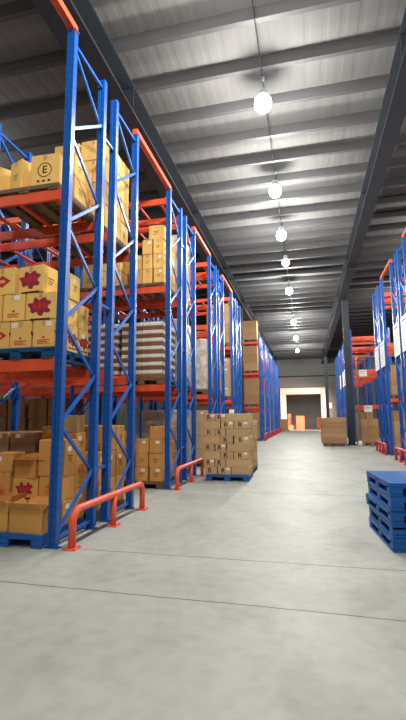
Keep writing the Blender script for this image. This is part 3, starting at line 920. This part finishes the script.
# ---- fifth to eighth racks (mostly seen between uprights)
for row, lv, key, h, n in ((4, 1, 'kraft', .40, 4), (4, 0, 'kraft', .40, 4), (5, 1, 'brown', .40, 4), (6, 1, 'kraft', .40, 4), (6, 2, 'brown', .42, 4),                            (7, 1, 'brown', .40, 4), (7, 2, 'kraft', .42, 3)):
    sh = ('floor pallet', 'lower shelf', 'upper shelf')[lv]
    tone = {'kraft': 'pale brown', 'brown': 'brown', 'tan': 'tan'}[key]
    rackpal(row, lv, 'wood', f'wooden pallet on the {sh if lv else "floor"} of the {words[row]} rack')
    z0 = (LV[lv] if lv else 0)+.151
    stack(f'{sh} of {words[row]} rack', tone, key, XA, -1, ROWS[row]+.02, z0, [(2, 2, h)]*n if row < 5 or lv == 2 else [(2, 1, h)]*n, seed=40+row*3+lv, jit=.006, rj=.5, W_=.98, D_=.96, tape=False,
          deco=lambda ix, iy, iz, a, c, d: dict(tg=(.2, .3) if a < .4 else None))
    if row == 4 and lv == 1: wrap(row, lv, h*n+.04, f'on the {sh} of the {words[row]} rack')

# ---- cartons of the rack facing the cross aisle
for lv in (0, 1, 2, 3):
    z0 = (LV[lv] if lv else 0)
    sh = ('on the floor', 'on the first shelf', 'on the second shelf', 'on the top shelf')[lv]
    for c_, dp in ((PC, ''), (PC-1.08, ' deeper')):
        pallet(c_, E0+.5, z0, 'wood', f'dark pallet{dp or " by the aisle"} {sh} of the rack facing the cross aisle')
    hh, nl = (.56, 3) if lv < 3 else (.437, 3)
    stack(f'{sh[3:]} of cross-aisle rack', 'brown', 'brown', XA, -1, E0+.02, z0+.151, [(1, 2, hh)]*nl, W_=1.0, D_=.96, seed=70+lv, jit=.005, rj=.4, tape=False)
    stack(f'{sh[3:]}, deeper, of cross-aisle rack', 'brown', 'brown', XA-1.08, -1, E0+.02, z0+.151, [(1, 1, hh)]*nl, W_=1.0, D_=.9, seed=80+lv, jit=.005, rj=.4, tape=False)

# ---- the pallet of R-printed cartons in the aisle, and the one behind it
pallet(-1.92, 10.93, 0, 'plastic', 'blue pallet under the tall stack of R-printed cartons', math.radians(1.5), (PAL['plastic']))
def r_stack(cx, y0, z0, nl, where, rot, seed):
    rnd = random.Random(seed); h = .182; Wd, Dp = 1.13, .98
    piv = Vector((cx, y0+Dp/2, 0)); Rm = Matrix.Rotation(rot, 4, 'Z')
    for iz in range(nl):
        pat = [(.36, .36, .41), (.22, .22, .69), (.345, .345, .44), (.26, .30, .57)][iz % 4]
        if iz % 2 == 1: spans, prs = [.27, .27, .57], ['R', 'R', None]
        else: spans, prs = [.40, .33, .38], [None, 'R', 'R']
        if iz == 0: spans, prs = [.32, .33, .46], ['R', 'R', None]
        xx = -Wd/2
        for ix, w_ in enumerate(spans):
            for iy in range(2):
                sh = rnd.uniform(-.012, .012)
                p = Rm @ Vector((xx+w_/2+sh, -Dp/2+Dp*(iy+.5)/2, 0))
                tgd = None
                if iy == 0 and prs[ix] == 'R' and rnd.random() < .55: tgd = (.28, .26)
                row = ('front', 'back')[iy]
                lab = f'{"R-printed" if prs[ix] and iy == 0 else "plain"} carton, {ordn[iz]} layer up, {row}, {ordn[ix]} from the rack side, {where}'
                o = carton(piv.x+p.x, piv.y+p.y, z0+iz*h, w_-.016, Dp/2-.012, h-.004, 'kraft', lab, rot+math.radians(rnd.uniform(-.5, .5)), pr=prs[ix] if iy == 0 else None, tg=tgd,
                           stg=(ix == 2 and rnd.random() < .4), tape=False, proff=(-.1, 0))
                for c in (o.children if o else ()):
                    if c.name.startswith('print'): c.scale = (1, 1, 1)
            xx += w_
r_stack(-1.92, 10.45, .151, 8, 'aisle stack', math.radians(1.5), 5)
b = MB(); b.box(-.06, .06, -.05, .05, 0, .10, M['white'], bev=.015)
tag(link('tape_roll_box', b.mesh('tape_roll_box'), None, (-1.86, 10.9, .151+8*.182+.004)), 'small white packet lying on top of the R-printed stack', 'packet')
pallet(-1.98, 12.45, 0, 'wood', 'pallet under the second carton stack behind the R-printed stack')
r_stack(-1.98, 11.97, .151, 7, 'rear aisle stack', 0, 9)

# ---- brown carton pallets near the column, and in the racks beyond
def crate_load(cx, y0, Wd, Dp, nx, nl, h, where, key='brown', kind='wood', ny=2):
    pallet(cx, y0+Dp/2, 0, kind, f'pallet under the cartons {where}')
    stack(where, 'brown', key, cx-Wd/2, 1, y0, .151, [(nx, ny, h)]*nl, W_=Wd, D_=Dp, seed=int(cx*10+99), jit=.006, rj=.4, tape=False)
crate_load(1.38, 24.0, 1.3, 1.0, 1, 5, .27, 'before the dark column')
crate_load(3.22, 24.8, 1.05, 1.0, 1, 3, .42, 'behind the dark column')
crate_load(1.4, 26.2, 1.25, 1.0, 1, 3, .42, 'second pallet before the column', ny=1)
for ry, nm in ((18.62, 'smaller notice-board rack'), (19.97, 'row backing the smaller boards')):
    for lv in (0, 1):
        z0 = LV[1] if lv else 0
        pallet(RX+.69, ry+.48, z0, 'wood', f'pallet {"on shelf" if lv else "on floor"} of the {nm}')
        stack(f'{"shelf" if lv else "floor"} of {nm}', 'brown', 'brown', RX+.17, 1, ry, z0+.151, [(2, 1, .4)]*(3 if lv else 4), seed=int(ry*10)+lv, jit=.006, rj=.5, W_=.98, D_=.96, tape=False)
pallet(FX+.71, E0+.5, 0, 'wood', 'floor pallet in the bare orange rack behind the column')
stack('floor of bare orange rack', 'brown', 'brown', FX+.19, 1, E0+.02, .151, [(2, 2, .42)]*4, seed=201, jit=.006, rj=.5, W_=.98, D_=.96, tape=False)
# white tickets on the beams of the bare rack
def ticket(x, y, z, label):
    b = MB(); b.box(-.24, .24, -.008, 0, -.2, .2, M['white']); t = tag(link('shelf_ticket', b.mesh('shelf_ticket'), None, (x, y, z)), label, 'ticket')
    b = MB(); b.box(-.18, .18, -.0095, -.008, .08, .11, M['signtext']); b.box(-.18, .1, -.0095, -.008, 0, .02, M['signtext']); link('print', b.mesh('print'), t)
ticket(3.55, E0-.003, 4.26, 'white ticket hanging from the middle bare orange beam')
ticket(3.75, E0-.003, 2.02, 'white ticket hanging from the lowest bare orange beam')

# ---- pipe goal beside the column
t = empty('pipe_rail', (2.72, 24.5, 0), 'thin grey pipe bent over like a goal beside the dark column', 'pipe')
pts = [(0, 0, .02), (0, 0, 4.55)] + [(.2-.2*math.cos(a), 0, 4.55+.2*math.sin(a)) for a in [PI/2*k/6 for k in range(1, 7)]] + [(2.4, 0, 4.75)] + [(2.4+.2*math.sin(a), 0, 4.55+.2*math.cos(a)) for a in [PI/2*k/6 for k in range(1, 7)]] + [(2.6, 0, .02)]
b = MB(); b.tube(pts, .04, M['steel'], 10); link('pipe', b.mesh('pipe'), t)
b = MB(); b.lathe([(.11, 0), (.11, .2), (.06, .26)], M['white'], 14); link('white_foot', b.mesh('white_foot'), t)
b = MB(); b.lathe([(.11, 0), (.11, .2), (.06, .26)], M['white'], 14, Matrix.Translation((2.6, 0, 0))); link('white_foot', b.mesh('white_foot'), t)

# ---- dock
b = MB(); b.box(-.26, .26, -.03, 0, -.33, .33, M['white'], bev=.008)
tag(link('wall_sign', b.mesh('wall_sign'), None, (2.8, YE-.022, 2.95)), 'white sign on the end wall beside the dock opening', 'sign')
def crate(x, y, z, sx, sy_, sz, label):
    b = MB(); b.box(-sx/2, sx/2, -sy_/2, sy_/2, 0, sz, M['peach'], bev=.015)
    for zz in (.33, .66): b.box(-sx/2-.004, sx/2+.004, -sy_/2-.004, sy_/2+.004, sz*zz-.008, sz*zz+.008, M['tape'])
    tag(link('dock_carton', b.mesh('dock_carton'), None, (x, y, z)), label, 'carton')
crate(-.8, 57.0, 0, 1.05, 1.0, 1.72, 'big orange carton standing inside the dock opening')
crate(-2.0, 56.6, 0, .62, .9, .55, 'low orange carton, lower step of the dock pile')
crate(-1.62, 57.6, 0, .5, .8, .5, 'low orange carton between the dock pile and the big carton')
crate(-2.2, 57.7, 0, .6, .8, 1.3, 'taller orange carton at the back of the dock pile')
crate(-2.2, 57.7, 1.3, .45, .6, .7, 'orange carton topping the dock pile')
crate(1.45, 55.9, 0, .5, .8, 1.5, 'orange carton at the dock opening edge opposite the pile')
pallet(-2.55, 50.6, 0, 'wood', 'pallet under the brown carton by the last far rack')
carton(-2.55, 50.6, .151, .9, .9, 1.2, 'brown', 'tall brown carton on a pallet between the far racks and the dock')
